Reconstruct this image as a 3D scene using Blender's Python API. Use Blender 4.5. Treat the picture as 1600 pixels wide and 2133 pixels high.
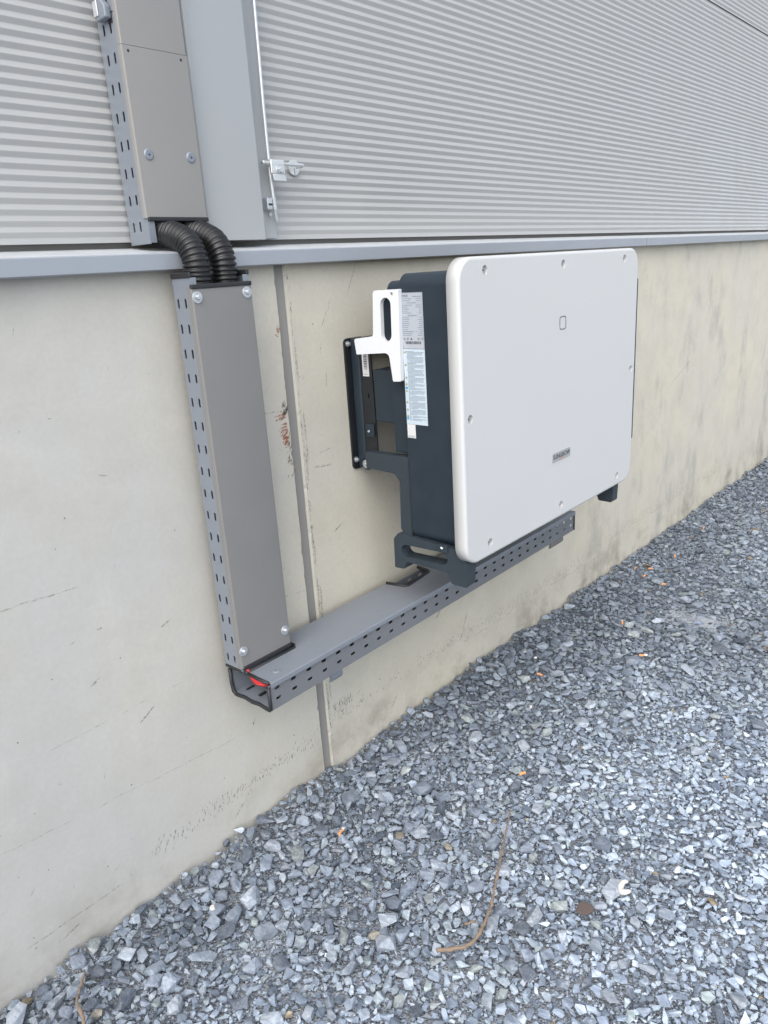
import bpy, bmesh, math, random
import numpy as np
from mathutils import Vector, Matrix, Euler

for o in list(bpy.data.objects):
    bpy.data.objects.remove(o, do_unlink=True)
scene = bpy.context.scene
COL = scene.collection
R = math.radians

# ---------------------------------------------------------------- camera
YAW, PITCH, ROLL = R(47.9027), R(17.7735), R(-3.7343)
CAM = Vector((-0.9223, -1.40, 1.378))
fwd = Vector((math.sin(YAW)*math.cos(PITCH), math.cos(YAW)*math.cos(PITCH), -math.sin(PITCH)))
rgt = Vector((math.cos(YAW), -math.sin(YAW), 0))
upv = rgt.cross(fwd)
r2 = math.cos(ROLL)*rgt + math.sin(ROLL)*upv
u2 = -math.sin(ROLL)*rgt + math.cos(ROLL)*upv
cam = bpy.data.cameras.new('camera')
cam.sensor_fit = 'HORIZONTAL'; cam.sensor_width = 36.0
cam.lens = 36.0*1575.07/1600.0
cam.clip_start = 0.02; cam.clip_end = 500
co = bpy.data.objects.new('camera', cam)
M = Matrix((r2, u2, -fwd)).transposed().to_4x4(); M.translation = CAM
co.matrix_world = M
COL.objects.link(co); scene.camera = co

# ---------------------------------------------------------------- sky and sun (bright overcast, light from the left)
SUN_EL, SUN_AZ = R(48), R(247)          # azimuth clockwise from +y
world = bpy.data.worlds.new('World'); scene.world = world; world.use_nodes = True
wn = world.node_tree; wn.nodes.clear()
sky = wn.nodes.new('ShaderNodeTexSky'); sky.sky_type = 'NISHITA'; sky.sun_disc = False
sky.sun_elevation = SUN_EL; sky.sun_rotation = SUN_AZ
sky.air_density = 1.0; sky.dust_density = 2.4; sky.ozone_density = 1.0
bg = wn.nodes.new('ShaderNodeBackground'); bg.inputs['Strength'].default_value = 0.15
wo = wn.nodes.new('ShaderNodeOutputWorld')
hs_ = wn.nodes.new('ShaderNodeHueSaturation'); hs_.inputs['Saturation'].default_value = 0.5      # veiled, milky sky
wn.links.new(sky.outputs[0], hs_.inputs['Color']); wn.links.new(hs_.outputs[0], bg.inputs['Color']); wn.links.new(bg.outputs[0], wo.inputs['Surface'])
sun = bpy.data.lights.new('sun', 'SUN'); sun.energy = 1.5; sun.angle = R(85); sun.color = (1.0, 0.985, 0.96)
so = bpy.data.objects.new('sun', sun); COL.objects.link(so)
sd = Vector((math.sin(SUN_AZ)*math.cos(SUN_EL), math.cos(SUN_AZ)*math.cos(SUN_EL), math.sin(SUN_EL)))
so.rotation_euler = sd.to_track_quat('Z', 'Y').to_euler(); so.location = sd*20
vs = scene.view_settings
vs.view_transform = 'Standard'; vs.look = 'None'; vs.exposure = 0.97; vs.gamma = 1.0; vs.use_curve_mapping = False
scene.render.engine = 'CYCLES'
scene.render.resolution_x = 768; scene.render.resolution_y = 1024

# ---------------------------------------------------------------- node helper
class NT:
    def __init__(s, name):
        s.m = bpy.data.materials.new(name); s.m.use_nodes = True
        s.t = s.m.node_tree; s.t.nodes.clear()
        s.out = s.t.nodes.new('ShaderNodeOutputMaterial')
        s.b = s.t.nodes.new('ShaderNodeBsdfPrincipled')
        s.t.links.new(s.b.outputs[0], s.out.inputs['Surface'])
        s._pos = None
    def put(s, sock, v):
        if hasattr(v, 'links') or isinstance(v, bpy.types.NodeSocket): s.t.links.new(v, sock)
        elif isinstance(v, (tuple, list)) and sock.type == 'RGBA' and len(v) == 3: sock.default_value = (*v, 1)
        else: sock.default_value = v
    def pos(s):
        if s._pos is None: s._pos = s.t.nodes.new('ShaderNodeNewGeometry').outputs['Position']
        return s._pos
    def xyz(s):
        n = s.t.nodes.new('ShaderNodeSeparateXYZ'); s.put(n.inputs[0], s.pos()); return n.outputs
    def scale(s, v, sc):
        n = s.t.nodes.new('ShaderNodeVectorMath'); n.operation = 'MULTIPLY'
        s.put(n.inputs[0], v); n.inputs[1].default_value = sc; return n.outputs[0]
    def noise(s, sc, det=3, rough=0.55, vec=None, dist=0.0):
        n = s.t.nodes.new('ShaderNodeTexNoise'); s.put(n.inputs['Vector'], s.pos() if vec is None else vec)
        n.inputs['Scale'].default_value = sc; n.inputs['Detail'].default_value = det
        n.inputs['Roughness'].default_value = rough; n.inputs['Distortion'].default_value = dist
        return n.outputs[0]
    def vor(s, sc, feat='F1', vec=None, out='Distance'):
        n = s.t.nodes.new('ShaderNodeTexVoronoi'); n.feature = feat
        s.put(n.inputs['Vector'], s.pos() if vec is None else vec); n.inputs['Scale'].default_value = sc
        return n.outputs[out]
    def ramp(s, v, a, b, lo=0.0, hi=1.0, smooth=True):
        n = s.t.nodes.new('ShaderNodeMapRange'); n.interpolation_type = 'SMOOTHSTEP' if smooth else 'LINEAR'
        s.put(n.inputs['Value'], v); n.inputs['From Min'].default_value = a; n.inputs['From Max'].default_value = b
        n.inputs['To Min'].default_value = lo; n.inputs['To Max'].default_value = hi
        return n.outputs[0]
    def math(s, op, a, b=0.0, clamp=False):
        n = s.t.nodes.new('ShaderNodeMath'); n.operation = op; n.use_clamp = clamp
        s.put(n.inputs[0], a); s.put(n.inputs[1], b); return n.outputs[0]
    def mix(s, f, a, b, mode='MIX'):
        n = s.t.nodes.new('ShaderNodeMix'); n.data_type = 'RGBA'; n.blend_type = mode
        s.put(n.inputs[0], f); s.put(n.inputs[6], a); s.put(n.inputs[7], b); return n.outputs[2]
    def bump(s, h, st=0.3, d=0.001):
        n = s.t.nodes.new('ShaderNodeBump'); n.inputs['Strength'].default_value = st
        n.inputs['Distance'].default_value = d; s.put(n.inputs['Height'], h)
        s.t.links.new(n.outputs[0], s.b.inputs['Normal'])
    def set(s, **k):
        for a, v in k.items():
            s.put(s.b.inputs[{'col': 'Base Color', 'rough': 'Roughness', 'metal': 'Metallic', 'spec': 'Specular IOR Level', 'alpha': 'Alpha'}[a]], v)
        return s.m

def paint(name, col, rough=0.45, metal=0.0, var=0.06, sc=25, orange=0.12, smudge=0.0, spec=0.5, dent=0.0):
    n = NT(name)
    f = n.noise(sc, 4); g = n.noise(sc*0.12, 3)
    c0 = tuple(c*(1-var) for c in col); c1 = tuple(min(1, c*(1+var)) for c in col)
    c = n.mix(n.math('ADD', n.math('MULTIPLY', f, .5), n.math('MULTIPLY', g, .5)), c0, c1)
    if smudge:
        m = n.math('MULTIPLY', n.ramp(n.noise(9, 6, .7, vec=n.scale(n.pos(), (1, 1, .45))), .55, .78), smudge)
        c = n.mix(m, c, tuple(min(1, x*1.0+.16) for x in col))
    wear = n.noise(sc*.35, 5, .7)
    n.set(col=c, rough=n.math('ADD', n.ramp(f, .3, .7, rough-.06, rough+.08), n.ramp(wear, .45, .7, 0, .12)), metal=metal, spec=spec)
    n.bump(n.math('ADD', n.noise(900, 2), n.math('MULTIPLY', n.noise(7, 2), dent)), orange, 0.0004)
    return n.m

def flat(name, col, rough=0.5, metal=0.0):
    n = NT(name)
    c = n.mix(n.noise(200, 3), tuple(c*.88 for c in col), tuple(min(1, c*1.1) for c in col))
    return n.set(col=c, rough=rough, metal=metal)

def concrete_mat():
    n = NT('precast_concrete'); X, Y, Z = n.xyz()
    big = n.noise(1.7, 5, .6); mid = n.noise(7, 5, .62); fine = n.noise(90, 4, .6)
    streak = n.noise(5, 4, .6, vec=n.scale(n.pos(), (2.2, 1, .22)))
    warm = n.math('ADD', n.ramp(X, -.55, .75, .05, .85), n.math('MULTIPLY', n.math('SUBTRACT', big, .5), 1.3), True)
    c = n.mix(warm, (.475, .473, .452), (.585, .54, .435))
    c = n.mix(n.ramp(mid, .35, .75, 0, .27), c, (.36, .345, .30))
    c = n.mix(n.ramp(n.noise(3.1, 6, .7, dist=.6), .5, .75, 0, .25), c, (.62, .60, .54))
    c = n.mix(n.ramp(streak, .5, .8, 0, .20), c, (.60, .57, .49))
    c = n.mix(n.ramp(fine, .3, .7, 0, .14), c, (.34, .32, .28))
    # dark algae-like mottling further along the wall
    blot = n.math('MULTIPLY', n.ramp(n.noise(4.2, 7, .68, vec=n.scale(n.pos(), (1, 1, .55))), .50, .70), n.ramp(X, .9, 1.9, .05, .62))
    c = n.mix(blot, c, (.30, .30, .275))
    # earth splashed up from the gravel
    dirt = n.math('MULTIPLY', n.ramp(Z, .23, .0, 0, 1), n.ramp(n.noise(6, 6, .7), .42, .72))
    c = n.mix(n.math('MULTIPLY', dirt, n.ramp(X, .2, .45, .45, .75)), c, (.22, .19, .14))
    # air holes
    v = n.t.nodes.new('ShaderNodeTexVoronoi'); n.put(v.inputs['Vector'], n.pos()); v.inputs['Scale'].default_value = 34
    sel = n.t.nodes.new('ShaderNodeSeparateColor'); n.put(sel.inputs[0], v.outputs['Color'])
    rad = n.ramp(sel.outputs[0], .80, 1.0, 0.0, .085, False)
    pit = n.math('LESS_THAN', v.outputs['Distance'], rad)
    c = n.mix(n.math('MULTIPLY', pit, .75), c, (.10, .095, .085))
    n.set(col=c, rough=n.ramp(mid, .3, .7, .72, .88), spec=.35)
    h = n.math('ADD', n.math('MULTIPLY', fine, .35), n.math('MULTIPLY', mid, .8))
    h = n.math('SUBTRACT', h, n.math('MULTIPLY', pit, 1.2))
    n.bump(h, .35, .0025)
    return n.m

def mark_mat(name, col, alpha):
    n = NT(name)
    a = n.ramp(n.noise(160, 4, .7), .36, .62, 0.0, alpha)
    return n.set(col=col, rough=.85, alpha=a)

def slate_mat(name, tint=None):
    n = NT(name)
    tc = n.t.nodes.new('ShaderNodeNewGeometry')
    if tint is None:
        at = n.t.nodes.new('ShaderNodeAttribute'); at.attribute_name = 'tint'; base = at.outputs['Color']
    else:
        oi = n.t.nodes.new('ShaderNodeObjectInfo')
        base = n.mix(oi.outputs['Random'], tuple(c*k_*.60 for c, k_ in zip(tint, (1, 1.04, 1.09))), tuple(c*k_*.98 for c, k_ in zip(tint, (1, 1.04, 1.09))))
    band = n.noise(55, 4, .65, vec=n.scale(n.pos(), (1, .4, 1.7)), dist=1.2)
    c = n.mix(n.ramp(band, .32, .70), n.mix(1.0, base, (.62, .64, .68), 'MULTIPLY'), n.mix(1.0, base, (1.22, 1.2, 1.17), 'MULTIPLY'))
    dust = n.ramp(n.noise(240, 4, .7), .45, .8, 0, .35)
    c = n.mix(dust, c, (.36, .38, .40))
    vein = n.math('MULTIPLY', n.ramp(n.vor(75, 'DISTANCE_TO_EDGE'), .0, .035, 1, 0), n.ramp(n.noise(18, 2), .60, .66))
    c = n.mix(n.math('MULTIPLY', vein, .6), c, (.55, .55, .54))
    n.set(col=c, rough=.62, spec=.4)
    n.bump(n.math('ADD', n.noise(330, 4, .65), n.math('MULTIPLY', band, .8)), .5, .0016)
    return n.m

def grit_mat():
    n = NT('stone_dust')
    v = n.vor(170, out='Color'); s = n.t.nodes.new('ShaderNodeSeparateColor'); n.put(s.inputs[0], v)
    c = n.mix(s.outputs[0], (.14, .155, .18), (.42, .45, .49))
    c = n.mix(n.ramp(n.noise(5, 4), .4, .65), c, (.36, .38, .41))
    n.set(col=c, rough=.9)
    n.bump(n.math('ADD', n.math('MULTIPLY', n.vor(170), -1.0), n.noise(60, 4)), 1.0, .006)
    return n.m

MAT = {}
MAT['concrete'] = concrete_mat()
MAT['sealant'] = paint('joint_sealant', (.235, .225, .21), .6, var=.08)
MAT['clad'] = paint('silver_cladding_paint', (.41, .41, .40), .40, .15, var=.03, sc=6, orange=.05)
MAT['cladrail'] = paint('cladding_base_rail', (.17, .165, .155), .6)
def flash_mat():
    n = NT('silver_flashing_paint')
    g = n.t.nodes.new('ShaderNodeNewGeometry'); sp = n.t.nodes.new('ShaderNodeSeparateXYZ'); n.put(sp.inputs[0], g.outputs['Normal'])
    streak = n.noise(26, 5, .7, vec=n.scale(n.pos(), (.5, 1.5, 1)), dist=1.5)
    dust = n.math('MULTIPLY', n.ramp(sp.outputs[2], .6, .9), n.ramp(streak, .25, .6, .45, .95))   # streaky pale dust on the top fold, with sky light painted into it
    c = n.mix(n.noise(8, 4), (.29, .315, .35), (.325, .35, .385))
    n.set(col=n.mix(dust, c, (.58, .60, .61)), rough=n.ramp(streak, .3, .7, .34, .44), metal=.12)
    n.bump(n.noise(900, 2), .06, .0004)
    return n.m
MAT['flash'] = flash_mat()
MAT['pil'] = paint('silver_casing_paint', (.36, .372, .372), .40, .15, var=.03, sc=5, orange=.05)
MAT['galv'] = paint('tray_side_steel', (.225, .25, .285), .40, .25, var=.06, sc=30, orange=.1)
MAT['cover2'] = paint('upper_tray_cover_paint', (.262, .253, .240), .46, .1, var=.07, sc=14, orange=.15, smudge=.035, dent=12)
MAT['cover'] = paint('tray_cover_paint', (.20, .197, .191), .46, .1, var=.08, sc=14, orange=.15, smudge=.035, dent=12)
MAT['galv_shaded'] = paint('tray_front_steel_shaded', (.185, .192, .205), .45, .2, var=.08, sc=30, orange=.1)  # same tray steel, darkened: the front's shade is put into the colour
MAT['coverh_sky'] = paint('horizontal_cover_sky_tint', (.20, .22, .25), .42, .1, var=.09, sc=10, orange=.15, smudge=.035, dent=12)  # same cover, bluer: the sky's reflection is put into the colour
MAT['zinc'] = paint('zinc_plate', (.60, .62, .64), .32, .8, var=.15, sc=80)
MAT['alu'] = paint('bare_aluminium', (.66, .67, .67), .38, .65, var=.12, sc=70)
MAT['black'] = flat('black_edging_rubber', (.018, .019, .022), .55)
MAT['hose'] = paint('black_conduit_plastic', (.011, .011, .012), .36, var=.2)
MAT['red'] = flat('red_cable_sheath', (.55, .02, .025), .4)
MAT['white'] = paint('white_powder_coat', (.522, .526, .520), .42, var=.015, sc=6, orange=.22)
MAT['whiteplastic'] = paint('white_side_plastic', (.66, .67, .69), .4, var=.02)
MAT['dark'] = paint('anthracite_powder_coat', (.019, .029, .040), .42, var=.15, sc=14, orange=.25, smudge=.05, spec=.4)
MAT['darkcast'] = paint('anthracite_casting', (.025, .036, .046), .5, var=.22, sc=40, orange=.5, smudge=.16)
MAT['blackmetal'] = paint('black_bracket_paint', (.012, .014, .017), .35, var=.25, sc=30, smudge=.05)
MAT['label'] = flat('pale_label_paper', (.50, .58, .64), .4)
MAT['labelgrey'] = flat('silver_label_film', (.40, .42, .46), .35)
MAT['paper'] = flat('white_sticker_paper', (.62, .62, .62), .5)
MAT['ink'] = flat('label_ink', (.06, .07, .09), .6)
MAT['inkgrey'] = flat('label_fine_print', (.19, .23, .28), .6)
MAT['yellow'] = flat('warning_yellow_ink', (.30, .27, .10), .6)
MAT['blue'] = flat('blue_ink', (.06, .30, .55), .6)
MAT['orange'] = flat('orange_ink', (.55, .16, .04), .6)
MAT['lampgrey'] = flat('lamp_outline_grey', (.11, .115, .12), .5)
MAT['badge'] = paint('badge_silver', (.33, .335, .34), .45, .05)
MAT['butt'] = flat('filter_paper_orange', (.62, .30, .13), .8)
MAT['buttwhite'] = flat('cigarette_paper_white', (.66, .64, .60), .8)
MAT['twig'] = paint('dry_twig_bark', (.22, .165, .12), .88, var=.5, sc=160, orange=.8)
MAT['shell'] = flat('pale_shell', (.62, .60, .55), .6)
MAT['rust'] = flat('rusty_brown_stone', (.10, .075, .065), .8)
MAT['mark'] = mark_mat('grey_scuff', (.20, .18, .15), .6)
MAT['marksoft'] = mark_mat('faint_scuff', (.26, .24, .205), .36)
MAT['redmark'] = mark_mat('red_brown_smear', (.40, .15, .09), .6)
MAT['slate'] = slate_mat('slate_chips')
MAT['grit'] = grit_mat()

# ---------------------------------------------------------------- geometry helpers
LOC = {}
def thing(name, label, cat, loc, group=None):
    o = bpy.data.objects.new(name, None); o.empty_display_size = .05
    o.location = loc; COL.objects.link(o); LOC[o] = Vector(loc)
    o['label'] = label; o['category'] = cat
    if group: o['group'] = group
    return o
def tag(o, label, cat, group=None):
    o['label'] = label; o['category'] = cat
    if group: o['group'] = group
    return o
def obj(name, bm, mat, parent=None, bevel=0, seg=2, smooth=False, weld=False):
    """bm holds world coordinates; links ONE mesh object below parent"""
    off = LOC.get(parent, Vector((0, 0, 0)))
    if off.length: bmesh.ops.translate(bm, verts=bm.verts, vec=-off)
    if weld: bmesh.ops.remove_doubles(bm, verts=bm.verts, dist=1e-6)
    bmesh.ops.recalc_face_normals(bm, faces=bm.faces)
    me = bpy.data.meshes.new(name); bm.to_mesh(me); bm.free()
    me.materials.append(MAT[mat] if isinstance(mat, str) else mat)
    o = bpy.data.objects.new(name, me); COL.objects.link(o)
    if parent:
        o.parent = parent; LOC[o] = off
    else: LOC[o] = Vector((0, 0, 0))
    if smooth:
        me.shade_smooth()
    if bevel:
        b = o.modifiers.new('bevel', 'BEVEL'); b.width = bevel; b.segments = seg; b.limit_method = 'ANGLE'; b.angle_limit = R(35)
        b.harden_normals = False
        me.shade_smooth()
        w = o.modifiers.new('wn', 'WEIGHTED_NORMAL'); w.keep_sharp = True; w.weight = 80
    return o
def bm_(): return bmesh.new()
def box(bm, x0, x1, y0, y1, z0, z1):
    v = [bm.verts.new((x, y, z)) for x in (x0, x1) for y in (y0, y1) for z in (z0, z1)]
    for f in ((0,1,3,2),(4,6,7,5),(0,4,5,1),(2,3,7,6),(0,2,6,4),(1,5,7,3)): bm.faces.new([v[i] for i in f])
    return bm
def bx(*a): return box(bm_(), *a)
def cyl(bm, c, axis, r, h, n=20, r1=None):
    """disc solid starting at c and growing h along axis"""
    axis = Vector(axis).normalized(); c = Vector(c)
    t = axis.orthogonal().normalized(); s = axis.cross(t)
    r1 = r if r1 is None else r1
    A = [bm.verts.new(c + r*(math.cos(2*math.pi*i/n)*t + math.sin(2*math.pi*i/n)*s)) for i in range(n)]
    B = [bm.verts.new(c + axis*h + r1*(math.cos(2*math.pi*i/n)*t + math.sin(2*math.pi*i/n)*s)) for i in range(n)]
    bm.faces.new(A[::-1]); bm.faces.new(B)
    for i in range(n): bm.faces.new((A[i], A[(i+1) % n], B[(i+1) % n], B[i]))
    return bm
def smooth_path(P, k=8):
    P = [Vector(p) for p in P]; out = []
    Q = [P[0]*2-P[1]] + P + [P[-1]*2-P[-2]]
    for i in range(1, len(Q)-2):
        a, b, c, d = Q[i-1:i+3]
        for j in range(k):
            t = j/k
            out.append(.5*((2*b)+(c-a)*t+(2*a-5*b+4*c-d)*t*t+(3*b-a-3*c+d)*t**3))
    out.append(P[-1]); return out
def resample(P, step):
    L = [0.0]
    for a, b in zip(P, P[1:]): L.append(L[-1]+(b-a).length)
    n = max(2, int(L[-1]/step)); out = []; j = 0
    for i in range(n+1):
        s = L[-1]*i/n
        while j < len(P)-2 and L[j+1] < s: j += 1
        t = (s-L[j])/max(1e-9, L[j+1]-L[j]); out.append(P[j].lerp(P[j+1], min(1, max(0, t))))
    return out
def tube(bm, P, rad, n=10, cap=True):
    rings = []; ref = None
    for i, p in enumerate(P):
        d = (P[min(i+1, len(P)-1)] - P[max(i-1, 0)]).normalized()
        if ref is None: ref = d.orthogonal().normalized()
        ref = (ref - d*ref.dot(d)).normalized(); s = d.cross(ref)
        r = rad(i) if callable(rad) else rad
        rings.append([bm.verts.new(p + r*(math.cos(2*math.pi*k/n)*ref + math.sin(2*math.pi*k/n)*s)) for k in range(n)])
    for a, b in zip(rings, rings[1:]):
        for k in range(n): bm.faces.new((a[k], a[(k+1) % n], b[(k+1) % n], b[k]))
    if cap: bm.faces.new(rings[0][::-1]); bm.faces.new(rings[-1])
    return bm
def prism(bm, prof, axis, a, b, closed=True):
    """2-D profile swept along an axis; profile coordinates are the two other axes in xyz order"""
    def mk(p, t):
        return {'x': (t, p[0], p[1]), 'y': (p[0], t, p[1]), 'z': (p[0], p[1], t)}[axis]
    A = [bm.verts.new(mk(p, a)) for p in prof]; B = [bm.verts.new(mk(p, b)) for p in prof]
    n = len(prof)
    for i in range(n if closed else n-1): bm.faces.new((A[i], A[(i+1) % n], B[(i+1) % n], B[i]))
    if closed: bm.faces.new(A[::-1]); bm.faces.new(B)
    return bm
def plate(bm, outer, holes, axis, t0, t1):
    """flat plate with holes: outline in the two other axes, thickness t0..t1 along axis"""
    def mk(p, t):
        return {'x': (t, p[0], p[1]), 'y': (p[0], t, p[1]), 'z': (p[0], p[1], t)}[axis]
    tmp = bmesh.new(); ed = []
    for lp in [outer]+holes:
        vs_ = [tmp.verts.new(mk(p, t0)) for p in lp]
        for i in range(len(vs_)): ed.append(tmp.edges.new((vs_[i], vs_[(i+1) % len(vs_)])))
    bmesh.ops.triangle_fill(tmp, use_beauty=True, use_dissolve=False, edges=ed)
    tmp.verts.ensure_lookup_table(); tmp.verts.index_update()
    A = [bm.verts.new(v.co) for v in tmp.verts]
    d = Vector(mk((0, 0), t1)) - Vector(mk((0, 0), t0))
    B = [bm.verts.new(v.co + d) for v in tmp.verts]
    for f in tmp.faces:
        ix = [v.index for v in f.verts]
        bm.faces.new([A[i] for i in ix]); bm.faces.new([B[i] for i in ix[::-1]])
    for e in tmp.edges:
        if len(e.link_faces) == 1:
            i, j = e.verts[0].index, e.verts[1].index
            bm.faces.new((A[i], A[j], B[j], B[i]))
    tmp.free(); return bm
def stadium(cx, cy, hx, hy, n=5):
    """slot outline with round ends along its long side"""
    r = min(hx, hy); L = []
    if hx >= hy:
        for s, c0 in ((1, cx+hx-r), (-1, cx-hx+r)):
            for i in range(n+1):
                a = -math.pi/2 + math.pi*i/n
                L.append((c0+s*r*math.cos(a), cy+s*r*math.sin(a)))
    else:
        for s, c0 in ((1, cy+hy-r), (-1, cy-hy+r)):
            for i in range(n+1):
                a = math.pi*i/n
                L.append((cx+s*r*math.cos(a), c0+s*r*math.sin(a)))
    return L
def rrect(x0, x1, y0, y1, r, n=8):
    L = []
    for cx, cy, a0 in ((x1-r, y1-r, 0), (x0+r, y1-r, 90), (x0+r, y0+r, 180), (x1-r, y0+r, 270)):
        for i in range(n+1):
            a = R(a0+90*i/n); L.append((cx+r*math.cos(a), cy+r*math.sin(a)))
    return L
def rounded(pts, rads, n=5):
    """polygon with its own radius at each corner"""
    L = []; N = len(pts)
    for i in range(N):
        p = Vector(pts[i]); a = Vector(pts[i-1])-p; b = Vector(pts[(i+1) % N])-p
        r = rads[i] if not isinstance(rads, (int, float)) else rads
        if r <= 0: L.append(tuple(p)); continue
        ang = a.angle(b); d = min(r/math.tan(ang/2), a.length*.49, b.length*.49)
        A = p+a.normalized()*d; B = p+b.normalized()*d
        for k in range(n+1):
            t = k/n; q = A*(1-t)**2 + p*2*t*(1-t) + B*t*t; L.append(tuple(q))
    return L
def circ(cx, cy, r, n=12): return [(cx+r*math.cos(2*math.pi*i/n), cy+r*math.sin(2*math.pi*i/n)) for i in range(n)]
def text(s, size, mat, parent, origin, ex, ey, name='lettering', depth=.0003):
    """flat lettering: origin = centre, ex = reading direction, ey = up"""
    cu = bpy.data.curves.new('t', 'FONT'); cu.body = s; cu.size = size; cu.align_x = 'CENTER'; cu.align_y = 'CENTER'; cu.extrude = depth
    cu.resolution_u = 2
    to = bpy.data.objects.new('t', cu); COL.objects.link(to)
    dg = bpy.context.evaluated_depsgraph_get(); me0 = bpy.data.meshes.new_from_object(to.evaluated_get(dg))
    bpy.data.objects.remove(to); bpy.data.curves.remove(cu)
    ex = Vector(ex); ey = Vector(ey); ez = ex.cross(ey); org = Vector(origin)
    off = LOC.get(parent, Vector((0, 0, 0)))
    for v in me0.vertices: v.co = org - off + ex*v.co.x + ey*v.co.y + ez*v.co.z
    me0.name = name; me0.materials.clear(); me0.materials.append(MAT[mat])
    o = bpy.data.objects.new(name, me0); COL.objects.link(o); o.parent = parent; LOC[o] = off
    return o
def bolt(parent, c, axis, name='bolt', rw=.0125, rh=.0062, mat='zinc', hx=6, hh=.006):
    """hexagon or round head on a washer"""
    bm = bm_(); cyl(bm, c, axis, rw, .0022, 20); w = obj('washer', bm, mat, parent, bevel=.0006)
    bm = bm_(); cc = Vector(c)+Vector(axis).normalized()*.0023; cyl(bm, cc, axis, rh, hh, hx, rh*.9)
    h = obj(name, bm, mat, parent, bevel=.0008); return h

rnd = random.Random(7)
def gz(x): return 0.004 - 0.009*x        # the ground falls slightly to the right

# ================================================================ GROUND (structure)
bm = bm_()
vs_ = [bm.verts.new((x, y, gz(x)-.016)) for x, y in ((-60, -80), (90, -80), (90, .2), (-60, .2))]
bm.faces.new(vs_)
ground = obj('ground', bm, 'grit'); ground['kind'] = 'structure'

# ================================================================ CONCRETE BASE WALL
wall = thing('concrete_wall', 'pale beige precast concrete base wall with a vertical sealed joint, under the metal cladding', 'wall', (0.3, 0, 0))
def rough_panel(xa, xb, edge, chamfer):
    """precast slab whose arris at x=edge is chipped; face at y=0"""
    bm = bm_(); r = random.Random(3 if edge == xb else 5)
    n = 170; z0, z1 = -.45, 1.43; s = 1 if edge == xb else -1
    front, back = [], []
    w1 = w2 = 0
    for i in range(n+1):
        z = z0+(z1-z0)*i/n
        w1 = .75*w1+.25*r.gauss(0, 1); chip = max(0, r.gauss(-.9, 1))*.0035
        front.append(bm.verts.new((edge - s*(chamfer + .0016*w1 + chip), 0, z)))
        back.append(bm.verts.new((edge - s*.0006*r.gauss(0, 1), chamfer*.75+.002 + chip*.4, z)))
    far = xa if s > 0 else xb
    fl = [bm.verts.new((far, 0, z0+(z1-z0)*i/n)) for i in range(n+1)]
    deep = [bm.verts.new((edge, .15, z0+(z1-z0)*i/n)) for i in range(n+1)]
    for i in range(n):
        bm.faces.new((fl[i], front[i], front[i+1], fl[i+1]))
        bm.faces.new((front[i], back[i], back[i+1], front[i+1]))
        bm.faces.new((back[i], deep[i], deep[i+1], back[i+1]))
    T = [bm.verts.new((far, .15, z1)), bm.verts.new((far, .15, z0))]
    bm.faces.new([fl[n], front[n], back[n], deep[n], T[0]])
    bm.faces.new([T[1], deep[0], back[0], front[0], fl[0]])
    bm.faces.new([deep[n], deep[0], T[1], T[0]])
    return bm
o = obj('concrete_panel', rough_panel(-6.0, .3035, .3035, .0028), 'concrete', wall); o['label'] = 'left concrete slab, cooler grey'
o = obj('concrete_panel', rough_panel(.3225, 12.0, .3225, .0130), 'concrete', wall); o['label'] = 'right concrete slab, warmer beige'
bm = bm_(); prof = [(.2995+.030*i/8, .0028+.0022*math.cos((i/8-.5)*math.pi)) for i in range(9)]
prism(bm, prof+[(.3295, .06), (.2995, .06)], 'z', -.3, 1.42)
obj('joint_sealant', bm, 'sealant', wall, smooth=False)
# scuffs, formwork ticks and smears: thin marks a hair off the face
def sliver(bm, x, z, L, w, ang, y=-.0006):
    d = Vector((math.cos(ang), 0, math.sin(ang))); p = Vector((-d.z, 0, d.x)); c = Vector((x, y, z))
    k = rnd.uniform(-.3, .3)*w
    pts = [c-d*L/2, c-d*L*.2+p*(w/2+k), c+d*L*.25+p*(w/2-k), c+d*L/2, c+d*L*.2-p*(w/2), c-d*L*.25-p*(w/2+k)]
    bm.faces.new([bm.verts.new(q) for q in pts])
bm = bm_(); bs = bm_()
x = -.25
while x < 3.6:                                   # rows of short ticks left by the formwork
    z = .127 + .012*math.sin(x*3.1) + (.02 if x > .34 else 0)
    if not (.295 < x < .345):
        den = .5+.5*math.sin(x*5.3+1.2)+.35*math.sin(x*17)
        if rnd.random() < .5+.6*den:
            for k in range(rnd.choice((1, 2, 2))):
                sliver(bm, x+rnd.gauss(0, .002), z+rnd.gauss(0, .008)+(.018 if k else 0), rnd.uniform(.006, .017), rnd.uniform(.0012, .0024), R(rnd.gauss(80, 14)))
    x += rnd.uniform(.003, .0062)*(1+max(0, x)*.15)
for i in range(70):
    sliver(bm, .36+rnd.random()*.075, .185+rnd.gauss(0, .009)+i*.0002, rnd.uniform(.008, .018), .0018, R(75))
def broken(bm, x0, z0, x1, z1, w, gap=.25, seg=.03):
    n = max(2, int(math.hypot(x1-x0, z1-z0)/seg))
    for i in range(n):
        if rnd.random() < gap: continue
        t = (i+.5)/n; sliver(bm, x0+(x1-x0)*t, z0+(z1-z0)*t+rnd.gauss(0, .0012), seg*1.15, w, math.atan2(z1-z0, x1-x0))
broken(bs, -.62, .345, .02, .285, .0018, .1); broken(bs, -.66, .83, -.30, .815, .003, .1); broken(bs, -.55, .10, -.3, .10, .003, .4)
broken(bs, -.42, .50, -.10, .505, .0016, .3); broken(bm, .19, 1.072, .285, 1.066, .003, .05, .02)
broken(bs, .16, .595, .30, .585, .0025, .4, .02); broken(bs, .345, .905, .50, .895, .006, .5, .02); broken(bs, .345, .93, .48, .945, .003, .6, .02)
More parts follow.
